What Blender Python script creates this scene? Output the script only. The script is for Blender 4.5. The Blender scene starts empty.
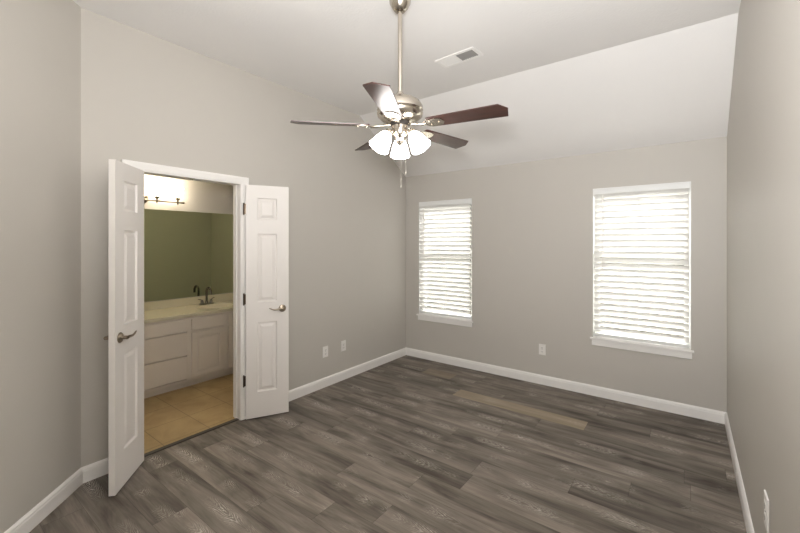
import bpy, bmesh, math, random
from math import sin, cos, pi, radians
from mathutils import Vector, Matrix
random.seed(7)
C = bpy.context.scene.collection
scn = bpy.context.scene

# ------------------------------------------------------------------ camera, world, light
cam_d = bpy.data.cameras.new('camera')
cam = bpy.data.objects.new('camera', cam_d); C.objects.link(cam)
cam.location = (0, 0, 1.53)
cam.rotation_euler = (radians(90), 0, radians(36.94))
cam_d.sensor_width = 36; cam_d.lens = 36*383/800
cam_d.shift_y = -(266.5-243)/800
cam_d.clip_start = 0.02
scn.camera = cam

w = bpy.data.worlds.new('overcast_sky'); scn.world = w; w.use_nodes = True
bg = w.node_tree.nodes['Background']
bg.inputs[0].default_value = (1.0, 0.99, 0.975, 1); bg.inputs[1].default_value = 19.0

sd = bpy.data.lights.new('sun', 'SUN'); sd.energy = 36; sd.color = (1.0, 0.985, 0.96); sd.angle = radians(12)
so = bpy.data.objects.new('sun', sd); C.objects.link(so); so.location = (0, 8, 8); so.rotation_euler = (radians(-46), 0, radians(8))
# the photographer's diffused flash, just above the camera and tilted up toward the ceiling
fd = bpy.data.lights.new('camera_flash', 'AREA'); fd.shape = 'DISK'; fd.size = 0.34; fd.energy = 106; fd.color = (0.975, 0.985, 1.0)
fl = bpy.data.objects.new('camera_flash', fd); C.objects.link(fl)
fl.location = (-0.01, -0.03, 1.75); fl.rotation_euler = (radians(140), 0, radians(0))

scn.view_settings.view_transform = 'Standard'
scn.view_settings.look = 'None'
scn.view_settings.exposure = 0.0
scn.view_settings.gamma = 1.0
scn.view_settings.use_curve_mapping = False

# ------------------------------------------------------------------ materials
def srgb(r, g, b):
    f = lambda c: ((c/255+0.055)/1.055)**2.4 if c > 10 else c/255/12.92
    return (f(r), f(g), f(b), 1)

def mat(name, col, rough=0.5, metal=0.0, noise=0.03, nscale=6, bump=0.0, bscale=80, spec=0.5, **kw):
    m = bpy.data.materials.new(name); m.use_nodes = True
    nt = m.node_tree; b = nt.nodes['Principled BSDF']
    b.inputs['Roughness'].default_value = rough
    b.inputs['Metallic'].default_value = metal
    b.inputs['Specular IOR Level'].default_value = spec
    tc = nt.nodes.new('ShaderNodeTexCoord')
    n = nt.nodes.new('ShaderNodeTexNoise'); n.inputs['Scale'].default_value = nscale
    n.inputs['Detail'].default_value = 4
    nt.links.new(tc.outputs['Object'], n.inputs['Vector'])
    mx = nt.nodes.new('ShaderNodeMix'); mx.data_type = 'RGBA'
    mx.inputs[6].default_value = tuple(c*(1-noise) for c in col[:3])+(1,)
    mx.inputs[7].default_value = tuple(min(1, c*(1+noise)) for c in col[:3])+(1,)
    nt.links.new(n.outputs['Fac'], mx.inputs[0])
    nt.links.new(mx.outputs[2], b.inputs['Base Color'])
    if bump:
        n2 = nt.nodes.new('ShaderNodeTexNoise'); n2.inputs['Scale'].default_value = bscale
        n2.inputs['Detail'].default_value = 3
        nt.links.new(tc.outputs['Object'], n2.inputs['Vector'])
        bp = nt.nodes.new('ShaderNodeBump'); bp.inputs['Strength'].default_value = bump
        bp.inputs['Distance'].default_value = 0.004
        nt.links.new(n2.outputs['Fac'], bp.inputs['Height'])
        nt.links.new(bp.outputs[0], b.inputs['Normal'])
    for k, v in kw.items():
        b.inputs[k.replace('_', ' ')].default_value = v
    return m

M = {}
M['wall'] = mat('wall_paint', srgb(198, 193, 185), 0.5, noise=0.012, bump=0.08, bscale=180, spec=0.35)
M['ceil'] = mat('ceiling_paint', srgb(238, 235, 232), 0.8, noise=0.01, bump=0.35, bscale=60, spec=0.2)
M['trim'] = mat('trim_paint', srgb(243, 240, 236), 0.35, noise=0.01, spec=0.4)
M['door'] = mat('door_paint', srgb(232, 227, 222), 0.38, noise=0.01, spec=0.4)
M['vinyl'] = mat('window_vinyl', srgb(235, 235, 232), 0.4, noise=0.01)
M['nickel'] = mat('brushed_nickel', srgb(200, 192, 180), 0.22, 1.0, noise=0.04, nscale=30)
M['dknickel'] = mat('satin_nickel_lever', srgb(150, 138, 122), 0.28, 1.0, noise=0.05, nscale=30)
M['bronze'] = mat('dark_hinge_metal', srgb(95, 82, 70), 0.35, 1.0, noise=0.05)
M['chrome'] = mat('faucet_chrome', srgb(105, 98, 88), 0.15, 1.0, noise=0.02)
M['plate'] = mat('outlet_plastic', srgb(238, 235, 230), 0.35, noise=0.005)
M['slot'] = mat('slot_dark', srgb(60, 56, 52), 0.7, noise=0.02)
M['dark'] = mat('louver_shade_grey', srgb(150, 147, 143), 0.8, noise=0.05)  # greyer louver paint: shade on the vent's right bank put into the colour
M['cab'] = mat('cabinet_paint', srgb(222, 212, 200), 0.4, noise=0.01)
M['counter'] = mat('cultured_marble', srgb(208, 200, 174), 0.2, noise=0.03, nscale=3)
M['strip'] = mat('threshold_strip', srgb(62, 56, 50), 0.5, noise=0.05)
M['chain'] = mat('pull_chain_metal', srgb(215, 208, 196), 0.35, 0.6, noise=0.02)
M['mirror'] = mat('mirror_glass', srgb(208, 218, 190), 0.01, 1.0, noise=0.003)
M['grass'] = mat('lawn', srgb(118, 118, 106), 0.9, noise=0.25, nscale=3)
M['hedge'] = mat('hedge_leaves', srgb(58, 57, 48), 0.9, noise=0.45, nscale=5)
M['leaf'] = mat('tree_leaves', srgb(74, 84, 48), 0.8, noise=0.4, nscale=2)
M['bark'] = mat('tree_bark', srgb(80, 66, 52), 0.9, noise=0.3)

def emis(name, col, s):
    m = mat(name, (0.9, 0.88, 0.84, 1), 0.3, noise=0.01)
    b = m.node_tree.nodes['Principled BSDF']
    b.inputs['Emission Color'].default_value = col
    b.inputs['Emission Strength'].default_value = s
    return m
M['shade'] = emis('lit_frosted_glass', (1.0, 0.96, 0.92, 1), 18.0)
M['vshade'] = emis('lit_vanity_glass', (1.0, 0.89, 0.70, 1), 26.0)

def glass():
    m = bpy.data.materials.new('window_glass'); m.use_nodes = True
    nt = m.node_tree; nt.nodes.clear()
    o = nt.nodes.new('ShaderNodeOutputMaterial'); mx = nt.nodes.new('ShaderNodeMixShader')
    t = nt.nodes.new('ShaderNodeBsdfTransparent'); g = nt.nodes.new('ShaderNodeBsdfGlossy')
    t.inputs[0].default_value = (0.96, 0.96, 0.96, 1); g.inputs['Roughness'].default_value = 0.02
    fr = nt.nodes.new('ShaderNodeFresnel'); fr.inputs[0].default_value = 1.45
    nt.links.new(fr.outputs[0], mx.inputs[0]); nt.links.new(t.outputs[0], mx.inputs[1])
    nt.links.new(g.outputs[0], mx.inputs[2]); nt.links.new(mx.outputs[0], o.inputs[0])
    return m
M['glass'] = glass()

def slatmat():
    m = mat('blind_slat_vinyl', srgb(240, 239, 235), 0.45, noise=0.01)
    nt = m.node_tree; b = nt.nodes['Principled BSDF']; o = nt.nodes['Material Output']
    t = nt.nodes.new('ShaderNodeBsdfTranslucent'); t.inputs[0].default_value = (0.95, 0.945, 0.935, 1)
    mx = nt.nodes.new('ShaderNodeMixShader'); mx.inputs[0].default_value = 0.36
    nt.links.new(b.outputs[0], mx.inputs[1]); nt.links.new(t.outputs[0], mx.inputs[2])
    nt.links.new(mx.outputs[0], o.inputs[0])
    return m
M['slat'] = slatmat()

class NT:
    def __init__(s, m): s.nt = m.node_tree
    def n(s, t, **kw):
        x = s.nt.nodes.new(t)
        for k, v in kw.items(): setattr(x, k, v)
        return x
    def l(s, a, b): s.nt.links.new(a, b)
    def math(s, op, a, b=None, c=None):
        x = s.n('ShaderNodeMath', operation=op)
        for i, v in enumerate((a, b, c)):
            if v is None: continue
            if isinstance(v, (int, float)): x.inputs[i].default_value = v
            else: s.l(v, x.inputs[i])
        return x.outputs[0]
    def xyz(s, a, b, c):
        x = s.n('ShaderNodeCombineXYZ')
        for i, v in enumerate((a, b, c)):
            if isinstance(v, (int, float)): x.inputs[i].default_value = v
            else: s.l(v, x.inputs[i])
        return x.outputs[0]
    def mix(s, f, a, b, blend='MIX'):
        x = s.n('ShaderNodeMix', data_type='RGBA', blend_type=blend)
        for i, v in ((0, f), (6, a), (7, b)):
            if isinstance(v, (int, float)): x.inputs[i].default_value = v
            elif isinstance(v, tuple): x.inputs[i].default_value = v
            else: s.l(v, x.inputs[i])
        return x.outputs[2]
    def ramp(s, f, stops):
        x = s.n('ShaderNodeValToRGB'); e = x.color_ramp.elements
        e[0].position, e[0].color = stops[0]; e[1].position, e[1].color = stops[-1]
        for p, c in stops[1:-1]:
            k = e.new(p); k.color = c
        s.l(f, x.inputs[0]); return x.outputs[0]
    def noise(s, v, scale, detail=4, rough=0.5, dist=0.0):
        x = s.n('ShaderNodeTexNoise'); x.inputs['Scale'].default_value = scale
        x.inputs['Detail'].default_value = detail; x.inputs['Roughness'].default_value = rough
        x.inputs['Distortion'].default_value = dist
        s.l(v, x.inputs['Vector']); return x.outputs['Fac']

def plank_material():
    m = bpy.data.materials.new('grey_plank_floor'); m.use_nodes = True
    b = m.node_tree.nodes['Principled BSDF']; N = NT(m)
    tc = N.n('ShaderNodeTexCoord'); sp = N.n('ShaderNodeSeparateXYZ'); N.l(tc.outputs['Object'], sp.inputs[0])
    X, Y = sp.outputs[0], sp.outputs[1]
    W, L, K = 0.182, 1.22, 18
    Y0 = 3.40 - K*W
    yr = N.math('DIVIDE', N.math('SUBTRACT', Y, Y0), W)
    row = N.math('FLOOR', yr); fy = N.math('FRACT', yr)
    wn = N.n('ShaderNodeTexWhiteNoise', noise_dimensions='1D'); N.l(N.math('ADD', row, 3.3), wn.inputs['W'])
    isrow = N.math('COMPARE', row, float(K), 0.1)
    isrow2 = N.math('COMPARE', row, float(K+2), 0.1)
    # plank break in the beige plank's row sits at x = -1.90
    fix = ((1.90/L) % 1.0)
    off = N.math('ADD', N.math('MULTIPLY', wn.outputs['Value'], N.math('SUBTRACT', 1.0, isrow)), N.math('MULTIPLY', isrow, fix))
    xr = N.math('ADD', N.math('DIVIDE', X, L), off)
    col = N.math('FLOOR', xr); fx = N.math('FRACT', xr)
    pid = N.n('ShaderNodeTexWhiteNoise', noise_dimensions='2D'); N.l(N.xyz(row, col, 0.0), pid.inputs['Vector'])
    r1 = pid.outputs['Value']
    sc = N.n('ShaderNodeSeparateColor'); N.l(pid.outputs['Color'], sc.inputs[0]); r2, r3 = sc.outputs[0], sc.outputs[1]
    # fine grain
    v = N.xyz(N.math('ADD', N.math('MULTIPLY', X, 1.5), N.math('MULTIPLY', r1, 40.0)), N.math('ADD', N.math('MULTIPLY', Y, 30.0), N.math('MULTIPLY', r2, 17.0)), 0.0)
    g1 = N.noise(v, 2.4, 6, 0.65)
    # broad dark and light streaks
    v2 = N.xyz(N.math('ADD', N.math('MULTIPLY', X, 1.3), N.math('MULTIPLY', r2, 60.0)), N.math('ADD', N.math('MULTIPLY', Y, 9.0), N.math('MULTIPLY', r3, 33.0)), 0.0)
    g2 = N.noise(v2, 1.0, 4, 0.6, 0.6)
    base = N.ramp(g2, [(0.30, srgb(78, 71, 63)), (0.48, srgb(116, 108, 99)), (0.68, srgb(142, 133, 123))])
    tone = N.ramp(r3, [(0.0, (0.82, 0.82, 0.82, 1)), (0.5, (0.96, 0.96, 0.96, 1)), (1.0, (1.13, 1.13, 1.13, 1))])
    base = N.mix(1.0, base, tone, 'MULTIPLY')
    grain = N.ramp(g1, [(0.3, (0.80, 0.80, 0.80, 1)), (0.7, (1.2, 1.2, 1.2, 1))])
    base = N.mix(1.0, base, grain, 'MULTIPLY')
    # pale cerused cathedral figure running down the middle of each plank, in patches
    dy = N.math('SUBTRACT', N.math('MULTIPLY', N.math('SUBTRACT', fy, 0.5), 1.0), N.math('MULTIPLY', N.math('SUBTRACT', r2, 0.5), 0.45))
    wob = N.noise(N.xyz(N.math('ADD', N.math('MULTIPLY', X, 5.0), N.math('MULTIPLY', r1, 90.0)), N.math('MULTIPLY', Y, 20.0), 0.0), 1.0, 3, 0.6)
    ph = N.math('ADD', N.math('MULTIPLY', X, 24.0), N.math('ADD', N.math('MULTIPLY', N.math('POWER', N.math('ABSOLUTE', dy), 1.3), 42.0), N.math('MULTIPLY', wob, 7.0)))
    ring = N.math('SINE', N.math('MULTIPLY', ph, 5.0))
    ring = N.ramp(ring, [(0.2, (0, 0, 0, 1)), (0.8, (1, 1, 1, 1))])
    env = N.ramp(N.math('ABSOLUTE', dy), [(0.14, (1, 1, 1, 1)), (0.30, (0, 0, 0, 1))])
    patch = N.noise(N.xyz(N.math('ADD', N.math('MULTIPLY', X, 2.6), N.math('MULTIPLY', r3, 70.0)), row, 0.0), 1.0, 2, 0.5)
    patch = N.ramp(patch, [(0.47, (0, 0, 0, 1)), (0.58, (1, 1, 1, 1))])
    fleck = N.ramp(N.noise(N.xyz(N.math('MULTIPLY', X, 40.0), N.math('MULTIPLY', Y, 130.0), 0.0), 1.0, 3, 0.7), [(0.4, (0.45, 0.45, 0.45, 1)), (0.6, (1, 1, 1, 1))])
    has = N.math('GREATER_THAN', r1, 0.2)
    f = N.math('MULTIPLY', N.math('MULTIPLY', ring, env), N.math('MULTIPLY', patch, fleck))
    f = N.math('MULTIPLY', N.math('MULTIPLY', f, has), 0.95)
    base = N.mix(f, base, srgb(196, 189, 178))
    # darker heart around the figure
    # the odd beige planks
    bx = N.math('MULTIPLY', isrow, N.math('COMPARE', X, -1.29, 0.61))
    bx2 = N.math('MULTIPLY', N.math('MULTIPLY', isrow2, 0.6), N.math('COMPARE', X, -2.33, 0.19))
    bm_ = N.math('MAXIMUM', bx, bx2)
    beige = N.mix(1.0, srgb(168, 153, 129), grain, 'MULTIPLY')
    base = N.mix(N.math('MULTIPLY', bm_, 0.6), base, beige)
    # seams
    sy = N.math('LESS_THAN', N.math('MINIMUM', fy, N.math('SUBTRACT', 1.0, fy)), 0.006)
    sx = N.math('LESS_THAN', N.math('MINIMUM', fx, N.math('SUBTRACT', 1.0, fx)), 0.0011)
    seam = N.math('MULTIPLY', N.math('MAXIMUM', sx, sy), 0.55)
    base = N.mix(seam, base, srgb(52, 46, 42))
    N.l(base, b.inputs['Base Color'])
    rr = N.math('ADD', N.math('MULTIPLY', g1, 0.2), 0.48)
    N.l(rr, b.inputs['Roughness']); b.inputs['Specular IOR Level'].default_value = 0.2
    bp = N.n('ShaderNodeBump'); bp.inputs['Strength'].default_value = 0.15; bp.inputs['Distance'].default_value = 0.003
    N.l(g1, bp.inputs['Height']); N.l(bp.outputs[0], b.inputs['Normal'])
    return m
M['plank'] = plank_material()

def tile_material():
    m = bpy.data.materials.new('tan_floor_tile'); m.use_nodes = True
    b = m.node_tree.nodes['Principled BSDF']; N = NT(m)
    tc = N.n('ShaderNodeTexCoord'); sp = N.n('ShaderNodeSeparateXYZ'); N.l(tc.outputs['Object'], sp.inputs[0])
    S = 0.345
    u = N.math('DIVIDE', N.math('ADD', sp.outputs[0], 3.54), S); v = N.math('DIVIDE', N.math('SUBTRACT', sp.outputs[1], 1.2405), S)
    fu, fv = N.math('FRACT', u), N.math('FRACT', v)
    e = N.math('MINIMUM', N.math('MINIMUM', fu, N.math('SUBTRACT', 1.0, fu)), N.math('MINIMUM', fv, N.math('SUBTRACT', 1.0, fv)))
    g = N.math('LESS_THAN', e, 0.008)
    wn = N.n('ShaderNodeTexWhiteNoise', noise_dimensions='2D'); N.l(N.xyz(N.math('FLOOR', u), N.math('FLOOR', v), 0.0), wn.inputs['Vector'])
    n = N.noise(tc.outputs['Object'], 5.0, 5, 0.6, 0.8)
    c = N.ramp(n, [(0.3, srgb(158, 132, 90)), (0.7, srgb(182, 157, 112))])
    c = N.mix(N.math('MULTIPLY', wn.outputs['Value'], 0.2), c, srgb(140, 116, 78))
    c = N.mix(N.math('MULTIPLY', g, 0.75), c, srgb(104, 84, 56))
    N.l(c, b.inputs['Base Color']); b.inputs['Roughness'].default_value = 0.45
    return m
M['tile'] = tile_material()

def wood_material():
    m = bpy.data.materials.new('cherry_blade_wood'); m.use_nodes = True
    b = m.node_tree.nodes['Principled BSDF']; N = NT(m)
    tc = N.n('ShaderNodeTexCoord'); mp = N.n('ShaderNodeMapping'); mp.inputs['Scale'].default_value = (3, 40, 10)
    N.l(tc.outputs['Object'], mp.inputs[0])
    n = N.noise(mp.outputs[0], 1.5, 5, 0.6)
    c = N.ramp(n, [(0.3, srgb(50, 28, 24)), (0.7, srgb(76, 44, 36))])
    N.l(c, b.inputs['Base Color']); b.inputs['Roughness'].default_value = 0.32
    b.inputs['Specular IOR Level'].default_value = 0.5
    return m
M['wood'] = wood_material()

# ------------------------------------------------------------------ mesh helpers
class MB:
    def __init__(s): s.bm = bmesh.new()
    def poly(s, pts):
        return s.bm.faces.new([s.bm.verts.new(p) for p in pts])
    def box(s, x0, x1, y0, y1, z0, z1, mtx=None, bevel=0.0):
        t = bmesh.new()
        bmesh.ops.create_cube(t, size=1.0)
        for v in t.verts:
            v.co = Vector(((v.co.x+.5)*(x1-x0)+x0, (v.co.y+.5)*(y1-y0)+y0, (v.co.z+.5)*(z1-z0)+z0))
        if bevel: bmesh.ops.bevel(t, geom=list(t.edges), offset=bevel, segments=2, affect='EDGES', profile=0.6)
        s.merge(t, mtx); return s
    def merge(s, t, mtx=None):
        if mtx is not None: bmesh.ops.transform(t, matrix=mtx, verts=list(t.verts))
        me = bpy.data.meshes.new('tmp'); t.to_mesh(me); t.free(); s.bm.from_mesh(me); bpy.data.meshes.remove(me)
    def prism(s, pts, d, mtx=None):
        """pts: 3D ring, d: extrusion vector"""
        t = bmesh.new(); d = Vector(d)
        a = [t.verts.new(p) for p in pts]; b = [t.verts.new(Vector(p)+d) for p in pts]
        t.faces.new(a); t.faces.new(b[::-1]); n = len(a)
        for i in range(n): t.faces.new((a[i], b[i], b[(i+1) % n], a[(i+1) % n]))
        bmesh.ops.recalc_face_normals(t, faces=list(t.faces))
        s.merge(t, mtx); return s
    def lathe(s, prof, seg=32, mtx=None, cap=True):
        t = bmesh.new(); rings = []
        for r, z in prof:
            if r < 1e-5: rings.append([t.verts.new((0, 0, z))])
            else: rings.append([t.verts.new((r*cos(2*pi*i/seg), r*sin(2*pi*i/seg), z)) for i in range(seg)])
        for a, b in zip(rings, rings[1:]):
            for i in range(seg):
                j = (i+1) % seg
                if len(a) == 1 and len(b) == 1: continue
                if len(a) == 1: t.faces.new((a[0], b[i], b[j]))
                elif len(b) == 1: t.faces.new((a[i], a[j], b[0]))
                else: t.faces.new((a[i], a[j], b[j], b[i]))
        if cap:
            for r in (rings[0], rings[-1]):
                if len(r) > 1: t.faces.new(r)
        bmesh.ops.recalc_face_normals(t, faces=list(t.faces))
        s.merge(t, mtx); return s
    def tube(s, pts, r, seg=12, mtx=None):
        """r: radius or list of (rx, ry)"""
        t = bmesh.new(); P = [Vector(p) for p in pts]; rings = []; up = None
        for i, p in enumerate(P):
            d = ((P[min(i+1, len(P)-1)]-P[max(i-1, 0)])).normalized()
            if up is None: up = Vector((0, 0, 1)) if abs(d.z) < .9 else Vector((1, 0, 0))
            a = d.cross(up).normalized(); up = a.cross(d).normalized()
            ra, rb = r[i] if isinstance(r, list) else (r, r)
            rings.append([t.verts.new(p + a*ra*cos(2*pi*k/seg) + up*rb*sin(2*pi*k/seg)) for k in range(seg)])
        for a, b in zip(rings, rings[1:]):
            for k in range(seg): t.faces.new((a[k], a[(k+1) % seg], b[(k+1) % seg], b[k]))
        t.faces.new(rings[0]); t.faces.new(rings[-1])
        bmesh.ops.recalc_face_normals(t, faces=list(t.faces))
        s.merge(t, mtx); return s
    def build(s, name, m, parent=None, smooth=False):
        me = bpy.data.meshes.new(name); s.bm.to_mesh(me); s.bm.free()
        me.materials.append(m)
        if smooth:
            me.polygons.foreach_set('use_smooth', [True]*len(me.polygons))
            try: me.set_sharp_from_angle(angle=radians(35))
            except Exception: pass
        o = bpy.data.objects.new(name, me); C.objects.link(o)
        if parent: o.parent = parent
        return o

def tag(o, label=None, cat=None, group=None, kind=None):
    if label: o['label'] = label
    if cat: o['category'] = cat
    if group: o['group'] = group
    if kind: o['kind'] = kind
    return o
def empty(name, loc, rz=0, label=None, cat=None, group=None, kind=None):
    o = bpy.data.objects.new(name, None); C.objects.link(o); o.empty_display_size = 0.1
    o.location = loc; o.rotation_euler = (0, 0, rz)
    return tag(o, label, cat, group, kind)
def copy_tree(o, parent=None):
    c = o.copy(); C.objects.link(c); c.parent = parent
    for ch in list(o.children): copy_tree(ch, c)
    return c
def struct(mb, name, m, label, cat, smooth=False):
    return tag(mb.build(name, m, smooth=smooth), label, cat, kind='structure')
def T(x, y, z): return Matrix.Translation((x, y, z))
def R(a, ax): return Matrix.Rotation(a, 4, ax)

# ------------------------------------------------------------------ room shell
XL, XR, YB, YF = -3.09, 0.263, 4.245, -1.2
H, HL, YC = 3.03, 2.43, 3.32          # flat ceiling, low wall height, crease
TH = 0.105; DY0, DY1, DH = 1.022, 1.812, 2.03   # door opening
YD = 0.728                            # corner of left and diagonal walls

m = MB(); m.prism([(XL-0.03, YB, -0.05), (XR, YB, -0.05), (XR, YF, -0.05), (-1.175, YF, -0.05), (XL, YD, -0.05), (XL-0.03, YD, -0.05)], (0, 0, 0.05))
struct(m, 'floor', M['plank'], 'grey wood plank bedroom floor with one beige plank', 'floor')

def prof(y): return H if y <= YC else H-(H-HL)*(y-YC)/(YB-YC)
m = MB()
W0, W1, WH = DY0-.019, DY1+.019, DH+.024
m.prism([(XL, YD-.12, 0), (XL, W0, 0), (XL, W0, H), (XL, YD-.12, H)], (-TH, 0, 0))
m.prism([(XL, W0, WH), (XL, W1, WH), (XL, W1, H), (XL, W0, H)], (-TH, 0, 0))
m.prism([(XL, W1, 0), (XL, YB+.15, 0), (XL, YB+.15, HL-.05), (XL, YB, HL), (XL, YC, H), (XL, W1, H)], (-TH, 0, 0))
struct(m, 'wall_left', M['wall'], 'greige left wall holding the bathroom double doorway', 'wall')
m = MB(); m.prism([(XR, YF-.1, 0), (XR, YB+.15, 0), (XR, YB+.15, HL-.05), (XR, YB, HL), (XR, YC, H), (XR, YF-.1, H)], (TH, 0, 0))
struct(m, 'wall_right', M['wall'], 'greige right wall with a single outlet low down', 'wall')
m = MB(); m.prism([(XR, YF, 0), (-1.175, YF, 0), (-1.175, YF, H), (XR, YF, H)], (0, -.1, 0))
struct(m, 'wall_front', M['wall'], 'greige wall behind the camera', 'wall')
m = MB(); m.prism([(-1.175, YF, 0), (XL, YD, 0), (XL, YD, H), (-1.175, YF, H)], (-.08, -.08, 0))
struct(m, 'wall_diagonal', M['wall'], 'plain greige angled wall at the left edge beside the doorway wall', 'wall')
# back wall with two window holes
WT = 0.15
WIN = [(-2.875, -2.10), (-0.765, 0.022)]; WZ0, WZ1 = 0.585, 2.075
m = MB(); xs = [XL, WIN[0][0], WIN[0][1], WIN[1][0], WIN[1][1], XR]
for i in range(5):
    a, b = xs[i], xs[i+1]
    if i in (1, 3):
        m.box(a, b, YB, YB+WT, 0, WZ0); m.box(a, b, YB, YB+WT, WZ1, HL)
    else: m.box(a, b, YB, YB+WT, 0, HL)
struct(m, 'wall_back', M['wall'], 'greige far wall with the two blinded windows', 'wall')
m = MB(); m.prism([(XR+TH, YC, H), (XR+TH, YF-.1, H), (-1.3, YF-.1, H), (XL-TH, YD-.1, H), (XL-TH, YC, H)], (0, 0, 0.08))
struct(m, 'ceiling', M['ceil'], 'flat upper part of the white vaulted ceiling', 'ceiling')
dz = (H-HL)/(YB-YC)
m = MB(); m.prism([(XL-TH, YC, H), (XL-TH, YB+.2, HL-.2*dz), (XL-TH, YB+.2, HL-.2*dz+.08), (XL-TH, YC, H+.08)], (XR-XL+2*TH, 0, 0))
struct(m, 'ceiling', M['ceil'], 'sloping part of the white ceiling above the windows', 'ceiling')

# baseboards with a stepped, eased top
def baseboard(name, p0, p1, n, label):
    p0, p1, n = Vector(p0+(0,)), Vector(p1+(0,)), Vector(n+(0,)).normalized()
    ring = [(0, 0), (.015, 0), (.015, .072), (.0125, .078), (.0125, .086), (.007, .095), (.004, .099), (0, .1)]
    m = MB(); m.prism([p0+n*a+Vector((0, 0, z)) for a, z in ring], p1-p0)
    return struct(m, name, M['trim'], label, 'baseboard')
baseboard('baseboard_back', (XL, YB), (XR, YB), (0, -1), 'white baseboard along the window wall')
baseboard('baseboard_right', (XR, YB), (XR, YF), (-1, 0), 'white baseboard along the right wall')
baseboard('baseboard_left', (XL, DY1+.0755), (XL, YB), (1, 0), 'white baseboard right of the open double doors')
baseboard('baseboard_left', (XL, YD), (XL, DY0-.0755), (1, 0), 'short white baseboard between doorway and angled wall')
baseboard('baseboard_diagonal', (XL, YD), (-1.175, YF), (1, 1), 'white baseboard along the angled wall')
baseboard('baseboard_front', (-1.175, YF), (XR, YF), (0, 1), 'white baseboard behind the camera')

# ------------------------------------------------------------------ doorway
m = MB()
CW = 0.072
def casing_ring(w=CW): return [(0, 0), (w, 0), (w, .012), (w*.75, .017), (w*.25, .014), (w*.08, .010), (0, .009)]
# right, left and head casings on both sides of the wall
XB = XL-TH
for X_, t_ in ((XL, 1), (XB, -1)):
    for y, sgn in ((DY1+.003, 1), (DY0-.003, -1)):
        m.prism([(X_+t*t_, y+sgn*u, 0) for u, t in casing_ring()], (0, 0, DH+CW*.9+.006))
    m.prism([(X_+t*t_, DY0-CW-.003, DH+.006+u*.9) for u, t in casing_ring()], (0, DY1-DY0+2*CW+.006, 0))
# jambs, head and stops
m.box(XB-.001, XL+.001, DY1, DY1+.018, 0, DH+.005); m.box(XB-.001, XL+.001, DY0-.018, DY0, 0, DH+.005)
m.box(XB-.001, XL+.001, DY0-.018, DY1+.018, DH+.005, DH+.023)
m.box(XL-.075, XL-.045, DY1-.008, DY1, 0, DH+.005, bevel=.002); m.box(XL-.075, XL-.045, DY0, DY0+.008, 0, DH+.005, bevel=.002)
dt = struct(m, 'trim_1', M['trim'], 'white casing and jambs around the bathroom doorway', 'door frame')
m = MB(); m.box(XL-.035, XL-.012, 1.41, 1.44, DH+.002, DH+.006, bevel=.0008)
m.lathe([(.006, 0), (.006, -.005), (.003, -.009), (0, -.01)], 12, T(XL-.0235, 1.425, DH+.003))
m.build('catch_plate', M['nickel'], dt)
m = MB(); m.box(XL-.052, XL-.012, DY0+.002, DY1-.002, 0, .008, bevel=.003)
struct(m, 'trim_2', M['strip'], 'dark floor transition strip under the bathroom doorway', 'threshold')

def lever_mb(side):
    """rosette on the leaf face (local y = out), lever curving toward -x"""
    m = MB()
    m.lathe([(0, 0), (.032, 0), (.032, .004), (.027, .010), (.014, .013), (.011, .02), (.011, .045), (0, .047)], 28, R(-pi/2, 'X') if side > 0 else R(pi/2, 'X'))
    o = .042*side
    pts = [(.004, o, 0), (-.02, o, .001), (-.045, o, -.002), (-.07, o, -.004), (-.09, o, .002), (-.108, o*.98, .010), (-.116, o*.97, .014)]
    rr = [(.010, .010), (.009, .010), (.007, .008), (.006, .007), (.0055, .006), (.005, .005), (.003, .003)]
    m.tube(pts, rr, 12)
    return m

PANELS = [(1.718, 1.908), (1.0, 1.598), (0.22, 0.825)]
def leaf_mb(W, TK=0.035, Hh=2.018):
    """local: x 0..W from hinge, y thickness +-TK/2, z 0..Hh; raised panels on both faces"""
    m = MB(); bm = m.bm
    mx0, mx1 = W*.26, W*.715
    for sgn in (1, -1):
        y = sgn*TK/2
        def q(pts):
            pts = pts if sgn < 0 else pts[::-1]
            m.poly(pts)
        q([(0, y, 0), (mx0, y, 0), (mx0, y, Hh), (0, y, Hh)])
        q([(mx1, y, 0), (W, y, 0), (W, y, Hh), (mx1, y, Hh)])
        zs = [0]+[z for a, b in sorted(PANELS) for z in (a, b)]+[Hh]
        for i in range(0, len(zs), 2): q([(mx0, y, zs[i]), (mx1, y, zs[i]), (mx1, y, zs[i+1]), (mx0, y, zs[i+1])])
        for a, b in PANELS:
            lev = [(0, 0), (.006, .011), (.016, .0125), (.040, .003), (.042, .003)]
            rings = [[(mx0+i, y-sgn*d, a+i), (mx1-i, y-sgn*d, a+i), (mx1-i, y-sgn*d, b-i), (mx0+i, y-sgn*d, b-i)] for i, d in lev]
            for r0, r1 in zip(rings, rings[1:]):
                for k in range(4):
                    j = (k+1) % 4; q([r0[k], r0[j], r1[j], r1[k]])
            q(rings[-1])
    t = TK/2
    m.poly([(0, -t, 0), (0, -t, Hh), (0, t, Hh), (0, t, 0)]); m.poly([(W, -t, 0), (W, t, 0), (W, t, Hh), (W, -t, Hh)])
    m.poly([(0, -t, 0), (0, t, 0), (W, t, 0), (W, -t, 0)]); m.poly([(0, -t, Hh), (W, -t, Hh), (W, t, Hh), (0, t, Hh)])
    bmesh.ops.remove_doubles(bm, verts=list(bm.verts), dist=1e-5)
    bmesh.ops.recalc_face_normals(bm, faces=list(bm.faces))
    return m
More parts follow.
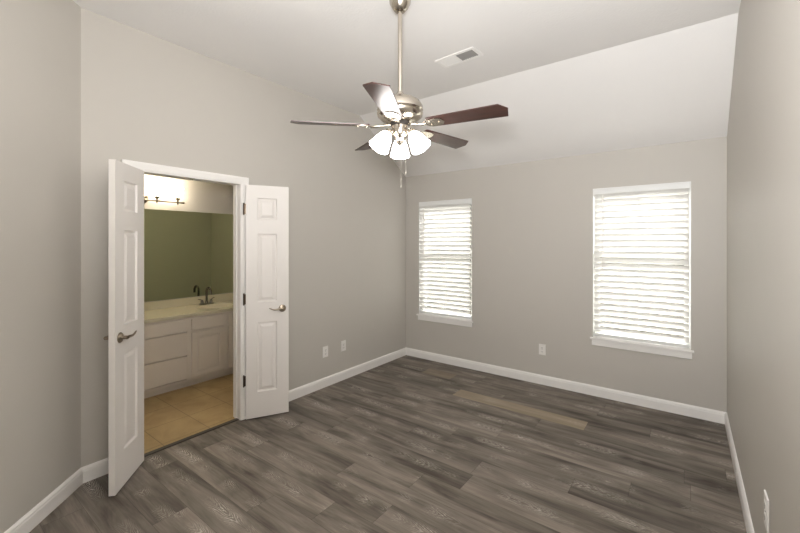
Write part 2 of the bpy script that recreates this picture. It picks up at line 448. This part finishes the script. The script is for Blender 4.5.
def door(name, hinge, az, knuckle_side, label, W=0.37):
    o = leaf_mb(W).build(name, M['door'])
    o.location = (hinge[0], hinge[1], .014); o.rotation_euler = (0, 0, az)
    tag(o, label, 'door', kind='structure')
    for side in (1, -1):
        l = lever_mb(side).build('door_handle', M['dknickel'], o, smooth=True)
        l.location = (W-.055, side*.0175, .935); l['label'] = 'satin nickel lever handle'
    for z in (1.81, 1.03, .325):
        m = MB(); y = -.002 if name == 'door_2' else -.0235; x = -.016 if name == 'door_2' else -.004
        m.tube([(x, y, z-.045), (x, y, z+.045)], .0065, 10)
        m.lathe([(0, .045), (.0075, .045), (.004, .052), (0, .053)], 10, T(x, y, z))
        m.lathe([(0, -.053), (.004, -.052), (.0075, -.045), (0, -.045)], 10, T(x, y, z))
        m.box(x, -.0003, y-.0012, y+.0012, z-.044, z+.044) if name == 'door_2' else m.box(-.0025, -.0003, -.016, .016, z-.044, z+.044)
        h = m.build('hinge', M['bronze'], o); h['label'] = 'dark metal hinge'
    return o
door('door_1', (XL+.045, 1.050), math.atan2(.808-1.063, -2.748+3.036), 1, 'white three-panel narrow door leaf swung toward the angled wall, left of doorway', .383)
door('door_2', (XL+.040, 1.842), math.atan2(.300, .158), -1, 'white three-panel narrow door leaf folded back right of the doorway', .357)
# ------------------------------------------------------------------ bathroom shell
BX, BY0, BY1, BH = -4.77, 0.66, 3.20, 2.44
m = MB(); m.box(BX, XL-.03, BY0, BY1, -.05, 0)
struct(m, 'floor', M['tile'], 'tan square floor tiles seen through the doorway', 'floor')
m = MB(); m.box(BX-.1, BX, BY0-.1, BY1+.1, 0, BH)
struct(m, 'wall_vanity', M['wall'], 'bathroom wall behind the mirror and vanity', 'wall')
m = MB(); m.box(BX, XB, BY1, BY1+.1, 0, BH)
struct(m, 'wall_bathroom_right', M['wall'], 'bathroom end wall reflected in the right of the mirror', 'wall')
m = MB(); m.box(BX, XB, BY0-.1, BY0, 0, BH)
struct(m, 'wall_bathroom_left', M['wall'], 'bathroom end wall hidden left of the doorway', 'wall')
m = MB(); m.box(BX-.1, XB, BY0-.1, BY1+.1, BH, BH+.06)
struct(m, 'ceiling', M['ceil'], 'bathroom ceiling above the vanity light', 'ceiling')

# ------------------------------------------------------------------ vanity
VX = -4.20; VY0, VY1 = BY0+.004, BY1-.003
van = empty('bathroom_vanity', (BX+.25, 1.9, 0), 0, 'painted off-white bathroom vanity cabinet with drawers and doors', 'cabinet')
def child(mb, name, mt, par, label=None, smooth=False):
    o = mb.build(name, mt, par, smooth); o.matrix_parent_inverse = Matrix.Translation(-par.location) if par.parent is None else Matrix()
    if label: o['label'] = label
    return o
m = MB(); m.box(BX+.003, VX-.02, VY0, VY0+.018, .09, .756); m.box(BX+.003, VX-.02, VY1-.018, VY1, .09, .756); m.box(BX+.003, BX+.018, VY0, VY1, .09, .756); m.box(BX+.003, VX-.02, VY0, VY1, .09, .108); m.box(BX+.003, VX-.085, VY0+.02, VY1, 0, .09)
child(m, 'body', M['cab'], van)
m = MB(); m.box(VX-.085, VX-.072, VY0+.02, VY1, 0, .088)
child(m, 'toe_kick', M['cab'], van)
# face frame
m = MB()
stiles = [VY0, 1.385, 1.87, 2.27, 2.72]
m.box(VX-.02, VX, VY0, VY1, .725, .757); m.box(VX-.02, VX, VY0, VY1, .078, .10)
for y in stiles: m.box(VX-.02, VX, y, y+.045, .10, .725)
m.box(VX-.02, VX, VY1-.03, VY1, .10, .725)
m.box(VX-.02, VX-.001, VY0, VY1, .583, .598)
child(m, 'face_frame', M['cab'], van)
def flat_front(y0, y1, z0, z1): return MB().box(VX, VX+.018, y0, y1, z0, z1, bevel=.004)
def panel_door(y0, y1, z0, z1):
    m = MB(); x = VX; f = .055
    m.box(x, x+.018, y0, y0+f, z0, z1, bevel=.003); m.box(x, x+.018, y1-f, y1, z0, z1, bevel=.003)
    m.box(x, x+.018, y0+f-.002, y1-f+.002, z0, z0+f, bevel=.003); m.box(x, x+.018, y0+f-.002, y1-f+.002, z1-f, z1, bevel=.003)
    m.box(x, x+.007, y0+f-.003, y1-f+.003, z0+f-.003, z1-f+.003)
    m.box(x, x+.014, y0+f+.016, y1-f-.016, z0+f+.016, z1-f-.016, bevel=.006)
    return m
for z0, z1 in ((.602, .727), (.357, .594), (.112, .349)):
    child(flat_front(1.42, 1.866, z0, z1), 'drawer', M['cab'], van)
for y0, y1 in ((1.912, 2.268), (2.312, 2.725), (2.765, 3.16), (.715, 1.04), (1.06, 1.38)):
    child(flat_front(y0, y1, .604, .727), 'false_drawer_front', M['cab'], van)
    child(panel_door(y0, y1, .108, .583), 'cabinet_door', M['cab'], van)
# countertop with integral bowl and splashes
m = MB()
SY, SX, RA, RB = 2.30, -4.44, .21, .155
x0, x1, y0, y1, zt = BX+.003, VX+.03, VY0, VY1, .79
n = 40
rim = [(SX+RB*cos(2*pi*i/n), SY+RA*sin(2*pi*i/n)) for i in range(n)]
bm = m.bm
def sq(i):
    a = 2*pi*i/n; dx, dy = cos(a), sin(a)
    k = min((.225 if dx > 0 else .225)/abs(dx) if abs(dx) > 1e-6 else 9, .26/abs(dy) if abs(dy) > 1e-6 else 9)
    return (SX+dx*k, SY+dy*k)
out = [sq(i) for i in range(n)]
prev = [bm.verts.new((a, b, zt)) for a, b in out]
levels = [(1.0, 0), (.985, -.004), (.95, -.02), (.85, -.06), (.65, -.10), (.35, -.12), (.08, -.125)]
for k, dz_ in levels:
    cur = [bm.verts.new((SX+(a-SX)*k, SY+(b-SY)*k, zt+dz_)) for a, b in rim]
    for i in range(n): bm.faces.new((prev[i], prev[(i+1) % n], cur[(i+1) % n], cur[i]))
    prev = cur
bm.faces.new(prev)
for a, b, c, d in ((x0, x1, y0, SY-.26), (x0, x1, SY+.26, y1), (x0, SX-.225, SY-.26, SY+.26), (SX+.225, x1, SY-.26, SY+.26)):
    m.box(a, b, c, d, .757, zt)
bmesh.ops.recalc_face_normals(bm, faces=list(bm.faces))
m.box(x0, x0+.02, y0, y1, zt, zt+.088, bevel=.003)
m.box(x0+.02, x1-.02, y1-.02, y1, zt, zt+.088, bevel=.003)
ct = m.build('countertop', M['counter'], smooth=False)
tag(ct, 'cream cultured marble vanity top with basin and low backsplash', 'countertop')
# faucet
m = MB(); FX, FY, FZ = -4.66, 2.30, zt+.001
fau = empty('faucet', (FX, FY, FZ), 0, 'chrome two-handle gooseneck faucet on the bathroom counter', 'faucet')
m = MB(); m.box(-.026, .026, -.08, .08, 0, .014, bevel=.005)
m.build('base_plate', M['chrome'], fau, True)
m = MB(); pts = [(0, 0, .012), (0, 0, .07), (0, 0, .145)]
for i in range(1, 10):
    a = pi*i/9*1.05; pts.append((.05-.05*cos(a), 0, .145+.055*sin(a)))
pts.append((.104, 0, .12))
m.tube(pts, .0125, 12); m.lathe([(.018, .012), (.016, .03), (.011, .045)], 20)
m.build('spout', M['chrome'], fau, True)
for s_ in (-1, 1):
    m = MB(); m.lathe([(.019, .012), (.016, .03), (.014, .045), (.010, .055), (0, .057)], 20, T(0, s_*.055, 0))
    m.tube([(0, s_*.055, .05), (-.005, s_*.075, .062), (-.01, s_*.10, .07)], [(.006, .006), (.005, .005), (.004, .004)], 10)
    m.build('faucet_handle', M['chrome'], fau, True)
# mirror
m = MB(); m.box(BX+.001, BX+.006, .80, 3.0, zt+.092, 1.905)
tag(m.build('mirror', M['mirror']), 'wide frameless mirror on the wall above the vanity', 'mirror')
# vanity light
vl = empty('vanity_light', (BX, 1.648, 2.022), 0, 'bar vanity light with lit frosted glass shades above the mirror', 'light')
m = MB(); m.lathe([(0, .001), (.062, .001), (.062, .012), (.045, .026), (.018, .03), (.014, .12), (0, .12)], 32, R(pi/2, 'Y'))
m.build('back_plate', M['dknickel'], vl, True)
m = MB(); m.tube([(.115, -.38, -.03), (.115, .38, -.03)], .008, 12); m.tube([(.10, 0, 0), (.115, 0, -.03)], .009, 10)
for s_ in (-1, 1): m.lathe([(0, -.012), (.012, -.006), (.012, .006), (0, .012)], 14, T(.115, s_*.385, -.03)@R(pi/2, 'X'))
m.build('bar', M['dknickel'], vl, True)
for k in range(4):
    y = -.324+.216*k
    m = MB(); m.lathe([(0, -.06), (.006, -.05), (.010, -.035), (.010, -.01), (.020, .006), (.030, .016), (.030, .024), (0, .024)], 20, T(.115, y, 0))
    m.build('lamp_socket', M['dknickel'], vl, True)
    m = MB(); m.lathe([(0, .026), (.032, .026), (.036, .045), (.043, .08), (.052, .115), (.058, .132), (.055, .132), (.048, .112), (.034, .045), (0, .035)], 28, T(.115, y, 0), cap=False)
    m.build('lamp_shade', M['vshade'], vl, True)

# ------------------------------------------------------------------ windows
for wi, (a, b) in enumerate(WIN):
    win = empty('window_%d' % (wi+1), ((a+b)/2, YB, WZ0), 0, ['white double-hung window nearest the left corner', 'white double-hung window near the right wall'][wi], 'window', kind='structure')
    wd = b-a; hw = wd/2; HT = WZ1-WZ0
    yo = WT-.075      # frame sits toward the outside (local y)
    m = MB(); fw = .024
    m.box(-hw, -hw+fw, yo, WT, 0, HT); m.box(hw-fw, hw, yo, WT, 0, HT)
    m.box(-hw+fw, hw-fw, yo, WT, 0, fw); m.box(-hw+fw, hw-fw, yo, WT, HT-fw, HT)
    m.build('window_frame', M['vinyl'], win)
    m = MB(); m.box(-hw, -hw+.004, .001, yo, 0, HT); m.box(hw-.004, hw, .001, yo, 0, HT); m.box(-hw+.004, hw-.004, .001, yo, HT-.004, HT)  # white liner added over the drywall reveal to carry its daylight brightness
    m.build('daylit_reveal_liner', M['vinyl'], win)
    mid = HT*.56
    for z0, z1, dy in ((fw, mid+.02, 0.01), (mid-.02, HT-fw, .035)):
        m = MB(); s_ = .026; y0_, y1_ = yo+dy, yo+dy+.025; xa, xb = -hw+fw, hw-fw
        m.box(xa, xa+s_, y0_, y1_, z0, z1, bevel=.003); m.box(xb-s_, xb, y0_, y1_, z0, z1, bevel=.003)
        m.box(xa+s_-.003, xb-s_+.003, y0_, y1_, z0, z0+s_, bevel=.003); m.box(xa+s_-.003, xb-s_+.003, y0_, y1_, z1-s_-.003, z1, bevel=.003)
        sa = m.build('sash', M['vinyl'], win)
        m = MB(); m.box(xa+s_-.004, xb-s_+.004, y0_+.010, y0_+.014, z0+s_-.004, z1-s_+.001)
        m.build('pane', M['glass'], sa)
    # stool with horns and apron
    m = MB(); m.box(-hw-.022, hw+.022, -.03, 0.0, -.02, .0, bevel=.004); m.box(-hw+.001, hw-.001, -.002, yo, -.0, .004)
    m.build('window_sill', M['trim'], win)
    m = MB(); m.box(-hw-.008, hw+.008, -.015, -.0005, -.078, -.02, bevel=.003)
    m.build('apron', M['trim'], win)

def slats_mb(hw, z0, z1, n):
    m = MB(); bm = m.bm; wdt = .063; tilt = radians(123)
    for k in range(n):
        zc = z0+(z1-z0)*k/(n-1); pr = []
        for j in range(5):
            u = (j/4-.5)*wdt; h_ = .0035*(1-(2*(j/4-.5))**2)
            pr.append((u*cos(tilt)-h_*sin(tilt), u*sin(tilt)+h_*cos(tilt)))
        top = [(y, z) for y, z in pr]; botm = [(y+.0022*sin(tilt), z-.0022*cos(tilt)) for y, z in pr]
        ring = top+botm[::-1]
        m.prism([(-hw, y, zc+z) for y, z in ring], (2*hw, 0, 0))
    return m
for wi, (a, b) in enumerate(WIN):
    hw = (b-a)/2; HT = WZ1-WZ0
    bl = empty('window_blind', ((a+b)/2, YB, WZ0), 0,
               ['white slatted blind in the window nearest the left corner', 'white slatted blind in the window beside the right wall'][wi], 'blind', 'white horizontal window blinds')
    m = MB(); m.box(-hw+.003, hw-.003, -.004, .008, HT-.078, HT-.003, bevel=.003); m.box(-hw+.003, hw-.003, -.007, .004, HT-.014, HT-.003, bevel=.002)
    m.build('valance', M['vinyl'], bl)
    m = MB(); m.box(-hw+.006, hw-.006, .010, .06, HT-.055, HT-.004)
    m.build('headrail', M['vinyl'], bl)
    slats_mb(hw-.014, .085, HT-.085, 24).build('slats', M['slat'], bl, smooth=True)
    m = MB(); m.box(-hw+.014, hw-.014, -.008, .044, .014, .045, bevel=.006)
    m.build('bottom_rail', M['vinyl'], bl)
    for fx in (-.72, -.0, .72):
        m = MB()
        for y_ in (-.022, .028): m.tube([(fx*hw, y_+.004, .035), (fx*hw, y_+.004, HT-.05)], .0011, 6)
        m.build('ladder_cord', M['vinyl'], bl)
    m = MB(); wx = -hw+.095; wl = .72 if wi else .62
    m.tube([(wx, -.026, HT-.07), (wx, -.028, HT-.07-wl)], .0042, 8); m.lathe([(0, 0), (.005, .004), (.006, .02), (.004, .03)], 10, T(wx, -.028, HT-.08-wl))
    m.tube([(wx, .012, HT-.066), (wx, -.026, HT-.07)], .0025, 6)
    m.build('tilt_wand', M['plate'], bl)

# outside
m = MB(); m.box(-14, 12, YB+WT+.05, 26, -.5, -.4)
struct(m, 'ground', M['grass'], 'dark lawn outside the windows', 'ground')
rng = random.Random(11)
m = MB(); hx0, hx1, hy, hz = -11.0, 1.6, 9.6, 3.3
nx, nz = 90, 26
def hp(i, k):
    if k <= nz: x, y, z = hx0+(hx1-hx0)*i/nx, hy, -.4+(hz+.4)*k/nz
    else: x, y, z = hx0+(hx1-hx0)*i/nx, hy+1.2*(k-nz)/6, hz+.12*sin(pi*(k-nz)/6)
    return (x+rng.uniform(-.04, .04), y+rng.uniform(-.14, .14), z+rng.uniform(-.07, .07)*(k > 0))
G = [[m.bm.verts.new(hp(i, k)) for k in range(nz+7)] for i in range(nx+1)]
for i in range(nx):
    for k in range(nz+6): m.bm.faces.new((G[i][k], G[i+1][k], G[i+1][k+1], G[i][k+1]))
for _ in range(5000):
    c = Vector((rng.uniform(hx0, hx1), hy-rng.uniform(.0, .22), rng.uniform(-.4, hz+.1)))
    a = Vector((rng.uniform(-1, 1), rng.uniform(-1, 1), rng.uniform(-1, 1))).normalized(); b_ = a.orthogonal().normalized()
    m.poly([c+a*.07, c+b_*.035, c-a*.07, c-b_*.035])
tag(m.build('hedge', M['hedge']), 'tall dark evergreen hedge glimpsed between the blind slats outside', 'hedge')

# ------------------------------------------------------------------ outlets
def outlet_proto(jack=False):
    r = bpy.data.objects.new('wall_outlet', None); C.objects.link(r); r.empty_display_size = .05
    m = MB(); m.box(-.0355, .0355, 0.0004, .006, -.0575, .0575, bevel=.002); m.build('cover_plate', M['plate'], r)
    m = MB()
    for s_ in (-1, 1): m.box(-.016, .016, .005, .0078, s_*.0195-.0135, s_*.0195+.0135, bevel=.0015)
    f = m.build('socket', M['plate'], r)
    m = MB()
    for s_ in (-1, 1):
        for sx in (-.006, .006): m.box(sx-.0012, sx+.0012, .007, .0082, s_*.0195-.004, s_*.0195+.005)
        m.lathe([(0, 0), (.0022, 0), (.0022, .001), (0, .001)], 10, T(0, .0072, s_*.0195-.009)@R(-pi/2, 'X'))
    m.lathe([(0, 0), (.003, 0), (.002, .001), (0, .001)], 10, T(0, .006, 0)@R(-pi/2, 'X'))
    m.build('slot', M['slot'], f)
    return r
spots = [((XL, 2.784, .372), -pi/2, 'white duplex outlet on the left wall nearer the open door'),
         ((XL, 3.051, .378), -pi/2, 'white wall plate on the left wall nearer the far corner'),
         ((-1.262, YB, .376), pi, 'white duplex outlet under the space between the two windows'),
         ((XR, 2.175, .42), pi/2, 'white duplex outlet low on the right wall')]
p = outlet_proto()
for i, (loc, rz, lab) in enumerate(spots):
    o = p if i == 0 else copy_tree(p)
    o.location = loc; o.rotation_euler = (0, 0, rz); o.scale = (1.2,)*3 if i == 3 else (1, 1, 1); tag(o, lab, 'outlet', 'white electrical wall plates')
# light switch on bathroom end wall (seen in mirror)
sw = empty('light_switch', (-3.95, BY1, 1.14), pi, 'white light switch plate seen in the bathroom mirror', 'switch')
m = MB(); m.box(-.0355, .0355, 0.0004, .006, -.0575, .0575, bevel=.002); m.build('cover_plate', M['plate'], sw)
m = MB(); m.box(-.005, .005, .005, .016, -.012, .012, bevel=.002); m.build('toggle', M['plate'], sw)

# ------------------------------------------------------------------ ceiling vent
vt = empty('ceiling_vent', (-1.483, 2.762, H), radians(-3), 'white rectangular air vent with louvers in the flat ceiling', 'vent')
m = MB(); a, b, f = .18, .085, .028
m.box(-a, a, -b, -b+f, -.008, -.0004, bevel=.003); m.box(-a, a, b-f, b, -.008, -.0004, bevel=.003)
m.box(-a, -a+f, -b+f-.001, b-f+.001, -.008, -.0004, bevel=.003); m.box(a-f, a, -b+f-.001, b-f+.001, -.008, -.0004, bevel=.003)
m.box(-.006, .006, -b+f, b-f, -.007, -.001)
m.build('frame', M['trim'], vt)
m = MB(); m.box(-a+f, a-f, -b+f, b-f, -.0012, -.0004); m.build('duct_shade_sheet', M['slot'], vt)  # dark sheet painted in for the shade inside the duct
for s_ in (-1, 1):
    m = MB(); k = 0; x = .012
    while x < a-f-.004:
        m.box(-.006, .006, -b+f, b-f, -.0006, .0006, T(s_*x, 0, -.0045)@R(radians(s_*-32) if s_ > 0 else radians(-20), 'Y'))
        x += .0165 if s_ > 0 else .009
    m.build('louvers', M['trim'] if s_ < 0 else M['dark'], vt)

# ------------------------------------------------------------------ ceiling fan
FC = (-1.412, 1.878)
fan = empty('ceiling_fan', (FC[0], FC[1], H), 0, 'five-blade cherry wood and brushed nickel ceiling fan with lit lights', 'ceiling fan')
m = MB(); m.lathe([(.064, 0), (.066, -.01), (.064, -.03), (.052, -.055), (.034, -.078), (.022, -.086), (0, -.086)], 40)
m.build('canopy', M['nickel'], fan, True)
ZT = 2.425-H
m = MB(); m.tube([(0, 0, -.08), (0, 0, ZT-.0)], .0135, 20); m.lathe([(.024, ZT+.0), (.024, ZT+.02), (.018, ZT+.03), (0, ZT+.03)], 24)
m.build('downrod', M['nickel'], fan, True)
m = MB(); z = ZT
m.lathe([(0, z), (.05, z-.002), (.09, z-.012), (.125, z-.035), (.140, z-.062), (.142, z-.085), (.136, z-.095), (.142, z-.10), (.138, z-.118), (.110, z-.145), (.07, z-.158), (0, z-.158)], 56)
mo = m.build('motor_housing', M['nickel'], fan, True)
m = MB(); m.lathe([(.06, z-.157), (.060, z-.175), (0, z-.175)], 40); m.build('flywheel', M['slot'], fan, True)
ZB = 2.243-H
for k in range(5):
    az = radians(9.0+72*k)
    base = R(az, 'Z')
    pitch = radians(-10.5)
    # blade iron
    m = MB()
    m.tube([(.055, 0, ZB+.012), (.10, 0, ZB+.004), (.14, 0, ZB-.008), (.18, 0, ZB-.010)], [(.012, .006), (.016, .005), (.02, .004), (.024, .003)], 12, base)
    ring = [(.16, -.02), (.19, -.040), (.235, -.046), (.275, -.034), (.29, 0), (.275, .034), (.235, .046), (.19, .040), (.16, .02)]
    BM = base@T(0, 0, ZB)@R(pitch, 'X')
    m.prism([(x, y, -.008) for x, y in ring], (0, 0, .004), BM)
    for x, y in ((.205, -.022), (.205, .022), (.26, 0)):
        m.lathe([(0, -.013), (.005, -.012), (.006, -.008), (0, -.008)], 12, BM@T(x, y, 0))
    m.build('blade_iron', M['nickel'], fan, True)
    ring = [(.19, -.050), (.20, -.054), (.45, -.064), (.60, -.068), (.645, -.040), (.663, 0.0), (.648, .030), (.60, .068), (.45, .064), (.20, .054), (.19, .050)]
    ring = [(.19, -.050), (.20, -.054), (.612, -.068), (.655, -.012), (.640, .068), (.20, .054), (.19, .050)]
    m = MB(); m.prism([(x, y, -.003) for x, y in ring], (0, 0, .006), T(0, 0, 0))
    bo = m.build('blade', M['wood'], fan)
    bo.matrix_local = BM
# light kit
z0 = ZB+.004
m = MB(); m.lathe([(0, z0), (.052, z0-.0), (.054, z0-.02), (.050, z0-.055), (.040, z0-.068), (.030, z0-.078), (.028, z0-.095), (.016, z0-.108), (.008, z0-.118), (0, z0-.122)], 40)
m.build('switch_housing', M['nickel'], fan, True)
for k, ph in enumerate((-30, 90, 210)):
    az = radians(ph+36.9)
    A = R(az, 'Z')
    m = MB(); m.tube([(.03, 0, z0-.045), (.06, 0, z0-.040), (.080, 0, z0-.05)], .009, 12, A)
    S = A@T(.078, 0, z0-.045)@R(radians(-33), 'Y')
    m.lathe([(0, .006), (.022, .004), (.026, -.006), (.026, -.016), (0, -.016)], 24, S)
    ar = m.build('lamp_arm', M['nickel'], fan, True)
    m = MB(); m.lathe([(0, -.014), (.024, -.016), (.034, -.028), (.044, -.050), (.052, -.080), (.058, -.105), (.064, -.124), (.058, -.126), (.042, -.120), (0, -.114)], 36, S, cap=False)
    m.build('lamp_shade', M['shade'], fan, True)['label'] = 'lit frosted glass bell shade'
Fv = Vector((-.601, .799, 0)); Rv = Vector((.799, .601, 0))
for a_, b_, zb in ((.006, -.055, 1.865), (.036, .02, 1.96)):
    q = Rv*a_+Fv*b_
    m = MB(); m.tube([(q.x, q.y, z0-.05), (q.x, q.y, zb-H)], .0008, 6)
    m.lathe([(0, .012), (.002, .008), (.0022, -.003), (0, -.006)], 10, T(q.x, q.y, zb-H))
    m.build('pull_chain', M['chain'], fan)
